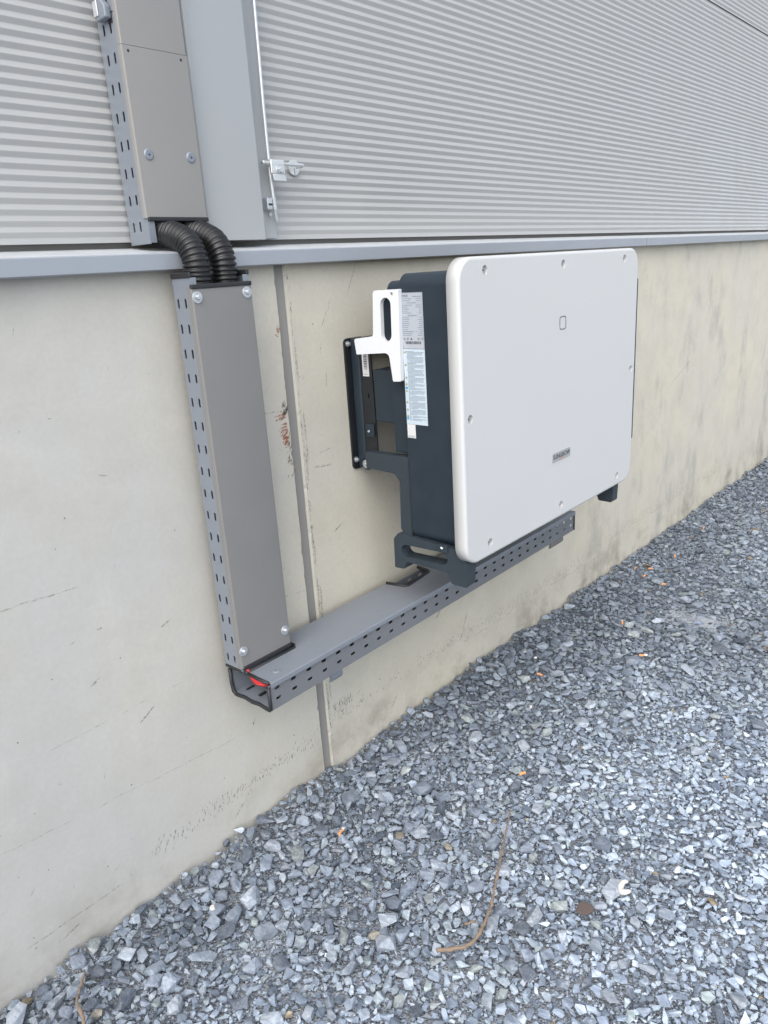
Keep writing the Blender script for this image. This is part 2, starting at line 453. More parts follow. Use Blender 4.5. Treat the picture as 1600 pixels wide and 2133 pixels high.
broken(bs, 1.6, .12, 2.1, .10, .003, .3); broken(bs, 2.2, .15, 3.0, .14, .003, .2); broken(bs, .9, .13, 1.3, .12, .003, .4)
for x, z, L, a in ((.45, 1.27, .05, 60), (.47, 1.30, .035, 70), (.56, 1.36, .11, 62), (.43, 1.20, .03, 75), (.44, 1.12, .05, 85), (.44, .72, .05, 25),
                   (.86, .29, .045, 40), (.93, .31, .06, 50), (1.0, .19, .1, 62), (.62, .09, .06, 45), (.95, .36, .11, 86), (1.16, .35, .10, 87),
                   (1.25, .34, .09, 87), (2.9, .8, .35, 18), (2.2, .55, .12, 80), (1.95, .62, .16, 88), (-.12, .66, .03, 20), (-.3, .60, .03, 25), (-.2, .47, .05, 30),
                   (.0, .08, .05, 40), (.08, .30, .02, 60), (-.46, .07, .05, 15), (-.2, 1.02, .03, 160), (-.27, .71, .012, 0), (1.7, .9, .12, 86)):
    sliver(bm if z < .8 else bs, x, z, L, rnd.uniform(.0022, .0045), R(a))
for i in range(150):                              # speckle of short scratches
    x = rnd.uniform(-.6, 3.0); z = rnd.uniform(.05, 1.35)
    if .29 < x < .35: continue
    sliver(bs, x, z, rnd.uniform(.004, .02), rnd.uniform(.001, .0022), R(rnd.uniform(-40, 110)))
for i in range(110):                              # pitted chamfer of the joint
    sliver(bm, .3385+abs(rnd.gauss(0, .0028)), rnd.uniform(.05, 1.38), rnd.uniform(.003, .02), rnd.uniform(.001, .0024), R(rnd.gauss(90, 15)))
for i in range(14):                               # pale water runs and rubbed soft patches
    sliver(bs, .34+.012*rnd.random(), rnd.uniform(.15, 1.3), rnd.uniform(.04, .12), .006, R(90))
for o, nm, m in ((bm, 'scuff_marks', 'mark'), (bs, 'faint_scratches', 'marksoft')):
    q = obj(nm, o, m, wall); q['kind'] = 'stuff'
bm = bm_()
for i in range(46):
    t = rnd.random(); z = 1.060-.085*t
    L = rnd.uniform(.012, .05)*(1-t*.6); sliver(bm, .2995-L/2-.002-rnd.random()*.006, z, L, rnd.uniform(.002, .0055), R(rnd.gauss(4, 10)), y=-.0005-.0006*rnd.random())
for i in range(6): sliver(bm, .292+rnd.gauss(0, .004), 1.255+rnd.gauss(0, .006), .014, .004, R(rnd.uniform(0, 180)), y=-.0005-.0002*i)
q = obj('red_smear', bm, 'redmark', wall); q['label'] = 'red brown smear beside the sealed joint'
bm = bm_()
for i in range(26): sliver(bm, .293+rnd.gauss(0, .005), rnd.uniform(.90, 1.02), rnd.uniform(.008, .022), .003, R(rnd.gauss(60, 30)), y=-.0012-.0003*rnd.random())
for i in range(14): sliver(bm, .292+rnd.gauss(0, .003), 1.068+rnd.gauss(0, .006), .016, .006, R(50), y=-.0012)
obj('chipped_edge_marks', bm, 'mark', wall)['kind'] = 'stuff'

# ================================================================ METAL CLADDING WALL
clad = thing('cladding_wall', 'silver ribbed metal cladding wall above the concrete base', 'wall', (0.3, .08, 1.46))
PIT = .0198
def ribbed(z0, z1, x0=-6.0, x1=12.0):
    bm = bm_(); amp = .0018; prof = []
    k0 = int(math.floor((z0-1.4789)/PIT)) - 1
    pts = [(.0848, z0+.0005), (.0802, z0)]
    k = k0
    zs = []
    while True:
        zc = 1.4789 + k*PIT          # centre of a facet that looks down
        for dz, dy in ((-PIT*.27, amp), (-PIT*.20, amp*.86), (PIT*.20, -amp*.86), (PIT*.27, -amp), (PIT*.30, -amp*.86), (PIT*.70, amp*.86)):
            z = zc+dz
            if z0+.006 < z < z1-.006: zs.append((.0802+dy, z))
        k += 1
        if zc > z1+PIT: break
    zs.sort(key=lambda p: p[1])
    prof = pts + zs + [(.0802, z1), (.0848, z1-.0005)]
    A = [bm.verts.new((x0, y, z)) for y, z in prof]; B = [bm.verts.new((x1, y, z)) for y, z in prof]
    for i in range(len(prof)-1): bm.faces.new((A[i], B[i], B[i+1], A[i+1]))
    r0 = [bm.verts.new((x, .16, z)) for x in (x0, x1) for z in (z0, z1)]
    bm.faces.new((A[0], r0[0], r0[2], B[0])); bm.faces.new((A[-1], B[-1], r0[3], r0[1])); bm.faces.new((r0[0], r0[1], r0[3], r0[2]))
    return bm
obj('cladding_panel', ribbed(1.463, 2.470), 'clad', clad)
obj('cladding_panel', ribbed(2.4775, 3.48), 'clad', clad)
obj('shaded_base_rail', bx(-6, 12, .098, .15, 1.38, 1.475), 'cladrail', clad)  # dark grey because the recess shade is put into its colour
obj('joint_backing', bx(-6, 12, .095, .15, 2.455, 2.49), 'black', clad)

# ================================================================ DRIP FLASHING
fl = thing('drip_flashing', 'silver folded metal drip ledge running between cladding and concrete', 'ledge', (0.3, 0, 1.40))
def flashing(x0, x1, dy=0):
    prof = [(.0975, 1.4525), (-.0335, 1.4355), (-.0352, 1.4335), (-.0352, 1.4045), (-.030, 1.4022), (-.030, 1.4036), (-.0338, 1.4055), (-.0338, 1.4330), (-.033, 1.4342), (.0975, 1.451)]
    return prism(bm_(), [(y+dy, z+dy*.4) for y, z in prof], 'x', x0, x1)
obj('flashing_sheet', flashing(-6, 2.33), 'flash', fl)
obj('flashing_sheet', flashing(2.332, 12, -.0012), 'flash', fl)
obj('packing_strip', bx(-6, 12, .001, .095, 1.428, 1.434), 'black', fl)

# ================================================================ PILASTER CASING
pl = thing('pilaster_casing', 'wide plain silver metal casing standing right of the upper cable tray', 'casing', (.21, .03, 1.46))
prof = rounded([(.1475, .074), (.1475, .022), (.3085, .022), (.3085, .074)], [0, .014, .004, 0], 6)
prism(bm_b := bm_(), prof, 'z', 1.4605, 3.4); obj('casing_face', bm_b, 'pil', pl, smooth=False).data.shade_smooth()
e = pl.children[0].modifiers.new('es', 'EDGE_SPLIT'); e.split_angle = R(40)
obj('casing_flange', bx(.309, .376, .060, .0775, 1.4645, 3.4), 'pil', pl, bevel=.0012)

# ================================================================ CABLE TRAYS
def fold_cover(axis, a, b, lo, hi, face, back, t=.0014, r=.0032, flip=1):
    """sheet folded down along both long edges; lo..hi across, face = outer plane, back = edge of the fold"""
    s_ = 1 if back > face else -1
    out_ = rounded([(lo, back), (lo, face), (hi, face), (hi, back)], [0, r, r, 0], 4)
    inn = rounded([(lo+t, back), (lo+t, face+s_*t), (hi-t, face+s_*t), (hi-t, back)], [0, r-t, r-t, 0], 4)
    return prism(bm_(), out_+inn[::-1], axis, a, b)
def soften(o):
    o.data.shade_smooth(); m = o.modifiers.new('es', 'EDGE_SPLIT'); m.split_angle = R(32); return o
def slot_side_x(x0, x1, y0, y1, z0, z1, cols, zs, hl=.0098, hw=.0033):
    holes = [stadium(c, z, hw, hl) for z in zs for c in cols if z-hl > z0+.001 and z+hl < z1-.001]
    return plate(bm_(), [(y0, z0), (y1, z0), (y1, z1), (y0, z1)], holes, 'x', x0, x1)

# ---- upper tray
ut = thing('upper_cable_tray', 'upper grey cable tray with slotted side on the ribbed cladding, left of the silver casing', 'cable tray', (.06, .04, 1.455))
zs = [1.8393-.05*k for k in range(-8, 9)]
obj('slotted_side', slot_side_x(-.012, -.0105, .003, .0745, 1.4555, 1.862, (.0555, .032), zs), 'galv', ut)['label'] = 'slotted left side, lower length'
obj('slotted_side', slot_side_x(-.0132, -.0117, .003, .0735, 1.8635, 2.30, (.0555, .032), zs), 'galv', ut)
obj('slotted_side', slot_side_x(.128, .1295, .003, .0745, 1.4555, 2.30, (.0555, .032), []), 'galv', ut)
obj('side_lip', bx(-.0105, .003, .003, .0045, 1.4575, 2.30), 'galv', ut)
obj('tray_back', bx(-.010, .128, .073, .0745, 1.50, 2.30), 'galv', ut)
soften(obj('cover_sheet', fold_cover('z', 1.5035, 1.8062, -.0156, .1325, .0004, .0125), 'cover2', ut))
soften(obj('cover_sheet', fold_cover('z', 1.8074, 2.30, -.0142, .1312, .0020, .0135), 'cover2', ut))
for x in (-.002, .115):
    bm = bm_(); cyl(bm, (x, .0003, 1.797), (0, -1, 0), .0026, .0002, 12); obj('pilot_hole', bm, 'black', ut)
obj('edge_trim', bx(-.0115, .1335, -.0022, .0062, 1.4975, 1.5055), 'black', ut, bevel=.0015)
for x in (.0105, .109):
    bm = bm_(); cyl(bm, (x, .0004, 1.6195), (0, -1, 0), .0112, .0022, 22, .0085); s = obj('screw', bm, 'galv', ut, bevel=.0005)
    bm = bm_(); box(bm, x-.003, x+.003, -.0021, -.0016, 1.6190, 1.6200); box(bm, x-.0005, x+.0005, -.00215, -.00165, 1.6165, 1.6225)
    obj('screw_recess', bm, 'black', s)
# clip at the tray joint
bm = prism(bm_(), [(.020, 1.852), (.052, 1.850), (.058, 1.862), (.052, 1.885), (.035, 1.888), (.020, 1.872)], 'x', -.0275, -.0135)
obj('joint_clip', bm, 'galv', ut, bevel=.003)
bm = bx(-.0300, -.0276, .040, .054, 1.858, 1.884); obj('clip_tab', bm, 'alu', ut, bevel=.001)
obj('clip_hole', bx(-.0138, -.0119, .022, .034, 1.846, 1.866), 'black', ut)

# ---- lower vertical tray
vt = thing('vertical_cable_tray', 'tall grey covered cable tray with slotted side on the concrete wall', 'cable tray', (.075, -.06, .51))
zs = [1.3366-.05*k for k in range(-1, 17)]
obj('slotted_side', slot_side_x(0, .0015, -.0945, -.0335, .512, 1.391, (-.0447, -.0697), zs), 'galv', vt)
obj('slotted_side', slot_side_x(.1445, .146, -.0945, -.0335, .512, 1.391, (-.0447, -.0697), zs), 'galv', vt)
obj('tray_back', bx(.0015, .1445, -.0350, -.0335, .512, 1.388), 'galv', vt)
obj('side_lip', bx(.0015, .014, -.0945, -.093, .514, 1.386), 'galv', vt)
obj('side_lip', bx(.132, .1445, -.0945, -.093, .514, 1.386), 'galv', vt)
soften(obj('cover_sheet', fold_cover('z', .522, 1.368, -.0026, .1486, -.0984, -.084), 'cover', vt))
bm = bm_(); box(bm, -.0025, .004, -.0955, -.032, 1.385, 1.396); obj('edge_trim', bm, 'black', vt, bevel=.002)
bm = bm_(); box(bm, .142, .149, -.0955, -.032, 1.385, 1.396); obj('edge_trim', bm, 'black', vt, bevel=.002)
obj('edge_trim', bx(-.003, .149, -.1008, -.0925, 1.3635, 1.3725), 'black', vt, bevel=.002)
obj('edge_trim', bx(.0015, .1485, -.1008, -.0925, .516, .526), 'black', vt, bevel=.002)
bm = bm_(); box(bm, -.0022, .0035, -.092, -.032, .5085, .5160); obj('edge_trim', bm, 'black', vt, bevel=.002)
for x, z in ((.0085, 1.3478), (.1345, 1.3500), (.0065, .5645), (.1340, .5646)):
    bolt(vt, (x, -.0983, z), (0, -1, 0), rw=.0118, rh=.0055)

# ---- horizontal tray
ht = thing('horizontal_cable_tray', 'long horizontal grey cable tray with slotted front below the inverter', 'cable tray', (.73, -.1, .43))
XA, XB = .006, 1.4535
hs = [.0312+.05*k for k in range(29)]
holes = [stadium(x, .4845, .0082, .0037) for x in hs] + [stadium(x+.001, .4585, .0082, .0037) for x in hs]
obj('slotted_side', plate(bm_(), [(XA, .434), (XB, .434), (XB, .499), (XA, .499)], holes, 'y', -.1755, -.174), 'galv_shaded', ht)['label'] = 'slotted front side'
holes = [stadium(x, .4845, .0082, .0037) for x in hs]
obj('slotted_side', plate(bm_(), [(XA, .434), (XB, .434), (XB, .499), (XA, .499)], holes, 'y', -.0365, -.035), 'galv', ht)
# bottom sheet, pressed with shallow ribs and slotted
prof = []
for i in range(29):
    y = -.1738+.1372*i/28; t = i/28*4*math.pi
    prof.append((y, .4345+.0016*(1-math.cos(t))))
prof = prof + [(y, z+.0015) for y, z in prof[::-1]]
obj('tray_bottom', prism(bm_(), prof, 'x', XA, XB), 'galv', ht)
for k in range(9):
    xx = .03+.05*k
    for yy in (-.150, -.105, -.06): obj('bottom_slot', bx(xx, xx+.022, yy-.0035, yy+.0035, .4376, .4402), 'black', ht)
out = [(XA+.004, -.1785), (XB, -.1785), (XB, -.032), (.728, -.032), (.722, -.076), (.716, -.082), (.604, -.095), (.596, -.090), (.585, -.032), (.170, -.032), (.166, -.088), (.158, -.0985), (XA+.002, -.0985)]
cv = plate(bm_(), out, [], 'z', .5055, .507)
obj('cover_sheet', cv, 'coverh_sky', ht)
arc = [(-.1785-.0030*math.sin(R(t)), .5040+.0030*math.cos(R(t))) for t in range(0, 91, 15)]
soften(obj('cover_fold', prism(bm_(), arc + [(-.1815, .4940), (-.1801, .4940), (-.1801, .5038), (-.1785, .5052)], 'x', XA+.004, XB), 'coverh_sky', ht))
def trim(pts, r=.0042): return tube(bm_(), [Vector(p) for p in pts], r, 8)
obj('edge_trim', trim([(.004, -.0985, .507), (.158, -.0985, .507), (.1665, -.088, .507), (.1685, -.034, .507)]), 'black', ht, smooth=True)
obj('edge_trim', trim([(.583, -.032, .5085), (.5955, -.090, .5085), (.604, -.0955, .5085), (.716, -.0825, .5085), (.7225, -.076, .5085), (.7285, -.032, .5085)], .005), 'black', ht, smooth=True)
endp = [(XA, -.036, .500), (XA, -.0365, .460), (XA, -.040, .4395), (XA, -.048, .4350)] + [(XA, -.055-.0105*i, .4352+.0014*(1-math.cos(i/10*4*math.pi))) for i in range(11)] + [(XA, -.170, .4350), (XA, -.1748, .4392), (XA, -.1752, .495)]
obj('edge_trim', trim(endp, .0046), 'black', ht, smooth=True)
obj('edge_trim', trim([(XA+.003, -.0985, .506), (XA+.003, -.14, .5045), (XA+.003, -.175, .5048)], .0042), 'black', ht, smooth=True)
obj('edge_trim', trim([(XB, -.175, .436), (XB, -.1755, .498)], .004), 'black', ht, smooth=True)
for x, y in ((.055, -.148), (1.40, -.150)):
    bm = bm_(); cyl(bm, (x, y, .5071), (0, 0, 1), .0108, .0020, 22, .008); s = obj('screw', bm, 'coverh_sky', ht, bevel=.0005)
    bm = bm_(); cyl(bm, (x, y, .5091), (0, 0, 1), .0017, .0003, 8); obj('screw_recess', bm, 'black', s)
# consoles carrying the tray
for x, m, w in ((.222, 'galv', .036), (1.325, 'cladrail', .085)):
    bm = prism(bm_(), [(-.0005, .4335), (-.0005, .368), (-.012, .366), (-.145, .408), (-.150, .4335)], 'x', x, x+.003)
    obj('console_arm', bm, m, ht, bevel=.001)
    bm = bx(x+.003, x+w, -.150, -.0005, .430, .4335); obj('console_top', bm, m, ht)
    bm = prism(bm_(), [(-.150, .4335), (-.156, .428), (-.158, .407), (-.152, .398), (-.146, .400), (-.150, .410), (-.149, .426)], 'x', x-.004, x+w)
    obj('console_nose', bm, m, ht, bevel=.0012)

# ================================================================ CORRUGATED CONDUITS
def conduit(x, dx, label):
    P = smooth_path([(x-dx, .041, 1.60), (x-dx, .041, 1.545), (x-dx, .037, 1.503), (x-.8*dx, .018, 1.479), (x-.4*dx, -.015, 1.468), (x, -.046, 1.452), (x, -.0640, 1.422), (x, -.0655, 1.385), (x, -.0655, 1.33), (x, -.0655, 1.26)], 14)
    step = .0011; P = resample(P, step); pit = .0092
    def rad(i):
        t = (i*step % pit)/pit
        return .0236 + .0034*(1/(1+math.exp(-14*(math.cos(2*math.pi*t)+.1))))
    o = obj('corrugated_conduit', tube(bm_(), P, rad, 28), 'hose', None, smooth=True)
    tag(o, label, 'conduit', 'black conduits between the trays')
conduit(.0405, .008, 'left black corrugated conduit bending over the ledge between the two cable trays')
conduit(.1085, .004, 'right black corrugated conduit bending over the ledge, nearest the silver casing')

# ================================================================ RED CABLES
def red_cable(dy, dz, dx, label, r=.0042):
    P = smooth_path([(.016+dx, -.080+dy*.4, 1.30), (.013+dx, -.076+dy*.4, .95), (.012+dx, -.078+dy*.4, .70), (.014+dx, -.083+dy*.3, .56), (.0135+dx*.5, -.101+dy*.2, .503+dz), (.0165, -.136, .492+dz), (.045+dx, -.163+dy, .488+dz), (.12, -.160+dy, .4865+dz), (.5, -.163+dy, .484+dz), (.9, -.162+dy, .487+dz), (1.34, -.162+dy, .485+dz)], 10)
    o = obj('red_cable', tube(bm_(), resample(P, .012), r, 10), 'red', None, smooth=True)
    tag(o, label, 'cable', 'red cables in the trays')
red_cable(0, 0, 0, 'red cable in front, curving out of the vertical tray into the open tray end')
red_cable(.010, -.0065, .009, 'red cable behind, curving lower into the open tray end', .0040)

# ================================================================ LIGHTNING CONDUCTOR
lc = thing('lightning_conductor', 'bright aluminium lightning rod clamped down the right edge of the silver casing', 'lightning rod', (.36, .045, 1.50))
obj('rod', tube(bm_(), [Vector((.3655, .045, 1.500)), Vector((.3612, .045, 1.56)), Vector((.3585, .045, 1.62)), Vector((.3585, .045, 1.75)), Vector((.362, .045, 1.97)), Vector((.364, .045, 3.3))], .0040, 12), 'alu', lc, smooth=True)
P = resample(smooth_path([(.331, .036, 1.6270), (.36, .036, 1.6268), (.40, .036, 1.6265), (.452, .037, 1.627), (.4640, .045, 1.6272), (.4665, .066, 1.6272)], 8), .004)
obj('cross_bar', tube(bm_(), P, .0042, 12), 'alu', lc, smooth=True)
cl = obj('clamp', bx(.350, .392, .028, .032, 1.604, 1.634), 'alu', lc, bevel=.002)
obj('clamp_hump', prism(bm_(), rounded([(.0275, 1.620), (.0275, 1.634), (.045, 1.636), (.045, 1.620)], .004), 'x', .352, .390), 'alu', cl, bevel=.001)
bm = prism(bm_(), rounded([(.352, 1.603), (.388, 1.603), (.394, 1.588), (.354, 1.588)], .003), 'y', .026, .030); obj('clamp_foot', bm, 'alu', cl, bevel=.0012)
bm = bm_(); cyl(bm, (.374, .0278, 1.6120), (0, -1, 0), .0095, .002, 20); obj('washer', bm, 'zinc', cl)
bm = bm_(); cyl(bm, (.374, .0258, 1.6120), (0, -1, 0), .0078, .0065, 6, .0072); obj('bolt', bm, 'zinc', cl, bevel=.0008)
bm = bm_(); cyl(bm, (.4650, .0765, 1.6275), (0, -1, 0), .0185, .0025, 30, .0175); d = obj('wall_disc', bm, 'alu', lc)
obj('disc_slit', bx(.4645, .4653, .0735, .0740, 1.610, 1.6255), 'black', d)
bm = bx(.3375, .3535, .040, .0595, 1.527, 1.553); k = obj('rod_holder', bm, 'zinc', lc, bevel=.002)
obj('holder_slot', bx(.3415, .3525, .0392, .0399, 1.536, 1.5405), 'black', k)
bm = tube(bm_(), [Vector((.3628, .045, 1.527)), Vector((.3610, .045, 1.554))], .0062, 12); obj('holder_sleeve', bm, 'zinc', k)
bm = bm_(); cyl(bm, (.3590, .0595, 1.5180), (0, -1, 0), .0052, .003, 16); s = obj('rivet', bm, 'alu', lc, bevel=.001)

# ================================================================ MOUNTING BRACKET
mb = thing('mounting_bracket', 'black steel wall bracket left behind the white fronted inverter', 'bracket', (.54, 0, .863))
obj('wall_plate', plate(bm_(), rrect(.5105, .585, .8635, 1.2130, .012), [], 'y', -.006, -.0006), 'blackmetal', mb, bevel=.0015)
obj('channel', bx(.529, .566, -.0355, -.006, .868, 1.2125), 'dark', mb, bevel=.005, seg=3)
fl_ = obj('flange', plate(bm_(), rounded([(-.0355, .900), (-.0355, 1.204), (-.0700, 1.204), (-.0740, 1.16), (-.0780, .905)], [0, 0, .004, .01, .01]), [stadium(-.058, 1.065, .002, .0065)], 'x', .533, .537), 'blackmetal', mb)
obj('rail', bx(.566, 1.33, -.030, -.006, 1.186, 1.2120), 'blackmetal', mb, bevel=.002)
tb = obj('screw_tab', plate(bm_(), rounded([(-.046, .957), (-.046, .990), (-.074, .993), (-.074, .957)], .003), [], 'x', .527, .5295), 'dark', mb, bevel=.0008)
bm = bm_(); cyl(bm, (.5269, -.0560, .9715), (-1, 0, 0), .0042, .003, 14, .003); obj('screw', bm, 'zinc', tb, bevel=.0006)
for z in (1.199, .890):
    bm = bm_(); cyl(bm, (.5215, -.0061, z), (0, -1, 0), .0075, .002, 18); obj('washer', bm, 'zinc', mb)
    bm = bm_(); cyl(bm, (.5215, -.0081, z), (0, -1, 0), .0055, .007, 6, .005); obj('bolt', bm, 'zinc', mb, bevel=.0008)
bm = bm_(); cyl(bm, (.5288, -.0360, .8795), (-1, 0, 0), .0118, .0022, 24); obj('washer', bm, 'zinc', mb, bevel=.0006)
bm = bm_(); cyl(bm, (.5266, -.0360, .8795), (-1, 0, 0), .0062, .004, 18, .0045); obj('bolt', bm, 'zinc', mb, bevel=.0008)
obj('bolt_boss', plate(bm_(), rrect(-.054, -.022, .863, .897, .014), [], 'x', .529, .545), 'dark', mb, bevel=.002)
st = obj('barcode_sticker', bx(.5322, .5328, -.0655, -.0435, 1.116, 1.186), 'paper', mb)
bm = bm_(); zz = 1.134; r_ = random.Random(4)
while zz < 1.176:
    w = r_.choice((.0010, .0016, .0026)); box(bm, .5318, .5321, -.0600, -.0490, zz, zz+w); zz += w+r_.choice((.0010, .0018))
obj('barcode', bm, 'ink', st)
bm = bm_()
box(bm, .5318, .5321, -.0600, -.0470, 1.1210, 1.1220); obj('print_line', bm, 'ink', st)

# ================================================================ INVERTER
iv = thing('inverter', 'large wall mounted solar inverter with white front plate and dark grey housing', 'inverter', (.94, -.2, .61))
PX0, PX1, PZ0, PZ1 = .4725, 1.4095, .672, 1.3925
scr = [(.5755, 1.3620), (.939, 1.3620), (1.3085, 1.3640), (1.379, 1.0335), (1.3035, .7050), (.939, .7075), (.5755, .7080), (.503, 1.0345)]
bm = bm_(); rings = []
prof_ = [(0.0, -.366), (0.0, -.3925)] + [(.0075*(1-math.cos(R(t))), -.3925-.0075*math.sin(R(t))) for t in (18, 36, 54, 72, 90)]
for ins, y in prof_:
    rings.append([bm.verts.new((p[0], y, p[1])) for p in rrect(PX0+ins, PX1-ins, PZ0+ins, PZ1-ins, .052-ins, 12)])
for a_, b_ in zip(rings, rings[1:]):
    for i in range(len(a_)): bm.faces.new((a_[i], a_[(i+1) % len(a_)], b_[(i+1) % len(a_)], b_[i])).smooth = True
bm.faces.new(rings[0][::-1])
bmesh.ops.remove_doubles(bm, verts=bm.verts, dist=1e-7)
t2 = bm_(); plate(t2, [(p[0], p[1]) for p in rrect(PX0+.0075, PX1-.0075, PZ0+.0075, PZ1-.0075, .0445, 12)], [circ(x, z, .0108, 20) for x, z in scr], 'y', -.400, -.3885)
t2.normal_update(); bmesh.ops.recalc_face_normals(t2, faces=t2.faces)
for f in t2.faces:
    if f.calc_center_median().y < -.3899:
        c_ = f.calc_center_median()
        on_rim = abs(f.normal.y) < .5 and all(math.hypot(c_.x-x, c_.z-z) > .02 for x, z in scr)
        if not on_rim: bm.faces.new([bm.verts.new(v.co) for v in f.verts])
t2.free()
fp = obj('front_cover', bm, 'white', iv)
for x, z in scr:
    bm = bm_(); cyl(bm, (x, -.370, z), (0, -1, 0), .0112, .0205, 20); d = obj('screw_seat', bm, 'white', fp)
    bm = bm_(); cyl(bm, (x, -.3912, z), (0, -1, 0), .0066, .0040, 18, .0050); s = obj('screw', bm, 'zinc', d) if False else obj('screw', bm, 'zinc', fp, bevel=.0008)
    bm = bm_(); cyl(bm, (x, -.3953, z), (0, -1, 0), .0028, .0003, 6); obj('screw_socket', bm, 'ink', s) if False else obj('screw_socket', bm, 'ink', fp)
# status lamp outline: a broken rounded square
ro, ri = rrect(.9205, .9565, 1.1960, 1.2310, .0085, 6), rrect(.9238, .9532, 1.1986, 1.2284, .0060, 6)
bm = bm_(); n = len(ro)
for i in range(n):
    j = (i+1) % n
    mx = (ro[i][0]+ro[j][0])/2; mz = (ro[i][1]+ro[j][1])/2
    def quad(a, b, c, d_): bm.faces.new([bm.verts.new((p[0], -.4004, p[1])) for p in (a, b, c, d_)])
    if abs(ro[i][1]-ro[j][1]) > .01:          # straight vertical side: leave the gap
        lo, hi = sorted((i, j), key=lambda q: ro[q][1])
        zgap = 1.2225 if mx > .9385 else 1.2045
        def at(L, q0, q1, z): return (L[q0][0]+(L[q1][0]-L[q0][0])*(z-L[q0][1])/(L[q1][1]-L[q0][1]), z)
        for za, zb in ((ro[lo][1], zgap-.0014), (zgap+.0014, ro[hi][1])):
            if zb > za: quad(at(ro, lo, hi, za), at(ro, lo, hi, zb), at(ri, lo, hi, zb), at(ri, lo, hi, za))
    else: quad(ro[i], ro[j], ri[j], ri[i])
obj('status_lamp_outline', bm, 'lampgrey', fp)
bd = obj('badge', plate(bm_(), rrect(.8860, .9860, .8420, .8675, .003, 4), [], 'y', -.4018, -.3998), 'badge', fp, bevel=.0005)
text('SUNGROW', .0185, 'ink', iv, (.936, -.4023, .8555), (1, 0, 0), (0, 0, 1), 'badge_lettering')
obj('badge_stripe', bx(.922, .952, -.4021, -.4018, .8452, .8461), 'orange', fp)
# housing
def rr_y(x0, x1, z0, z1, r, y0, y1): return plate(bm_(), rrect(x0, x1, z0, z1, r, 7), [], 'y', y0, y1)
obj('housing', rr_y(.500, 1.382, .7045, 1.3655, .030, -.366, -.2085), 'dark', iv, bevel=.003)
obj('rear_housing', plate(bm_(), rounded([(.514, .929), (1.368, .929), (1.368, 1.350), (.514, 1.350)], [.004, .004, .03, .03], 6), [], 'y', -.2085, -.158), 'dark', iv, bevel=.006, seg=3)
obj('fan_box', bx(.529, 1.353, -.158, -.0815, 1.000, 1.1345), 'dark', iv, bevel=.003)
obj('fan_box_step', bx(.529, 1.353, -.158, -.1395, 1.1345, 1.157), 'dark', iv, bevel=.002)
obj('gap_shade_block', bx(.66, 1.24, -.158, -.032, .95, 1.33), 'blackmetal', iv, bevel=.004)  # unseen block at the heat sink's place, added to darken the wall gap
obj('seam', bx(.4995, .5005, -.2105, -.2080, .712, .920), 'black', iv)
# white side covers with a grip slot
def side_cover(x0, x1, gx0, gx1):
    pts = [(-.2175, 1.3315), (-.2105, 1.1160), (-.1850, 1.1150), (-.1765, 1.1840), (-.0690, 1.1775), (-.0640, 1.2160), (-.1290, 1.2230), (-.1370, 1.3305)]
    L = rounded(pts, [.002, .004, .004, .016, .004, .006, .010, .010], 6)
    slot = [(p[0]+(p[1]-1.262)*-.03, p[1]) for p in stadium(-.1735, 1.2620, .0165, .0515, 8)]
    c = obj('side_cover', plate(bm_(), L, [slot, circ(-.1955, 1.3215, .0042, 10)], 'x', x0, x1), 'whiteplastic', iv, bevel=.0034, seg=3)
    hx = []; p = .0046
    for i in range(-4, 5):
        for j in range(-12, 13):
            y = -.1735+i*p*.87; z = 1.262+j*p+(p/2 if i % 2 else 0)
            hx.append([(y+.0019*math.cos(a*math.pi/3), z+.0019*math.sin(a*math.pi/3)) for a in range(6)])
    obj('grille', plate(bm_(), [(-.200, 1.198), (-.145, 1.198), (-.145, 1.328), (-.200, 1.328)], hx, 'x', gx0, gx1), 'dark', iv)
    obj('grille_backing', bx(min(gx0, gx1)+.004, max(gx0, gx1)+.006, -.199, -.146, 1.199, 1.327), 'black', iv)
    return c
side_cover(.4865, .4985, .4990, .5005)
side_cover(1.3835, 1.3955, 1.3820, 1.3830)
# castings: arm to the bracket and carrying handle with feet, both sides
def castings(x0, x1, xa0, xa1):
    arm = rounded([(-.060, .9215), (-.2080, .9225), (-.2075, .7080), (-.184, .7080), (-.1690, .7260), (-.1735, .8560), (-.1570, .8735), (-.060, .8770)], [.004, 0, 0, .004, .006, .006, .014, .004], 5)
    obj('support_arm', plate(bm_(), arm, [], 'x', xa0, xa1), 'darkcast', iv, bevel=.004, seg=3)
    hd = rounded([(-.1640, .7150), (-.1465, .6960), (-.1450, .6130), (-.1780, .6150), (-.1850, .6370), (-.3220, .6370), (-.3330, .6080), (-.3800, .6070), (-.3830, .6700), (-.3620, .7030)],
                 [.012, .010, .004, .005, .008, .010, .006, .008, .010, .006], 5)
    slot = [(p[0], p[1]+(p[0]+.247)*-.02) for p in stadium(-.2470, .6700, .0760, .0165, 8)]
    obj('carry_handle', plate(bm_(), hd, [slot], 'x', x0, x1), 'darkcast', iv, bevel=.0075, seg=4)
castings(.497, .534, .503, .528)
castings(1.318, 1.355, 1.354, 1.379)
bm = bm_(); cyl(bm, (.4965, -.3080, .7010), (-.8, -.2, .5), .0048, .004, 14, .004); obj('handle_screw', bm, 'zinc', iv, bevel=.0006)
obj('handle_pad', plate(bm_(), rounded([(-.296, .692), (-.296, .710), (-.326, .712), (-.326, .690)], .004), [], 'x', .4935, .4975), 'darkcast', iv, bevel=.001)
obj('edge_grip', plate(bm_(), rrect(-.3940, -.378, .800, 1.305, .006, 4), [], 'x', 1.4060, 1.4250), 'dark', iv)
obj('bottom_cover', bx(.56, 1.32, -.350, -.22, .690, .7050), 'dark', iv, bevel=.003)
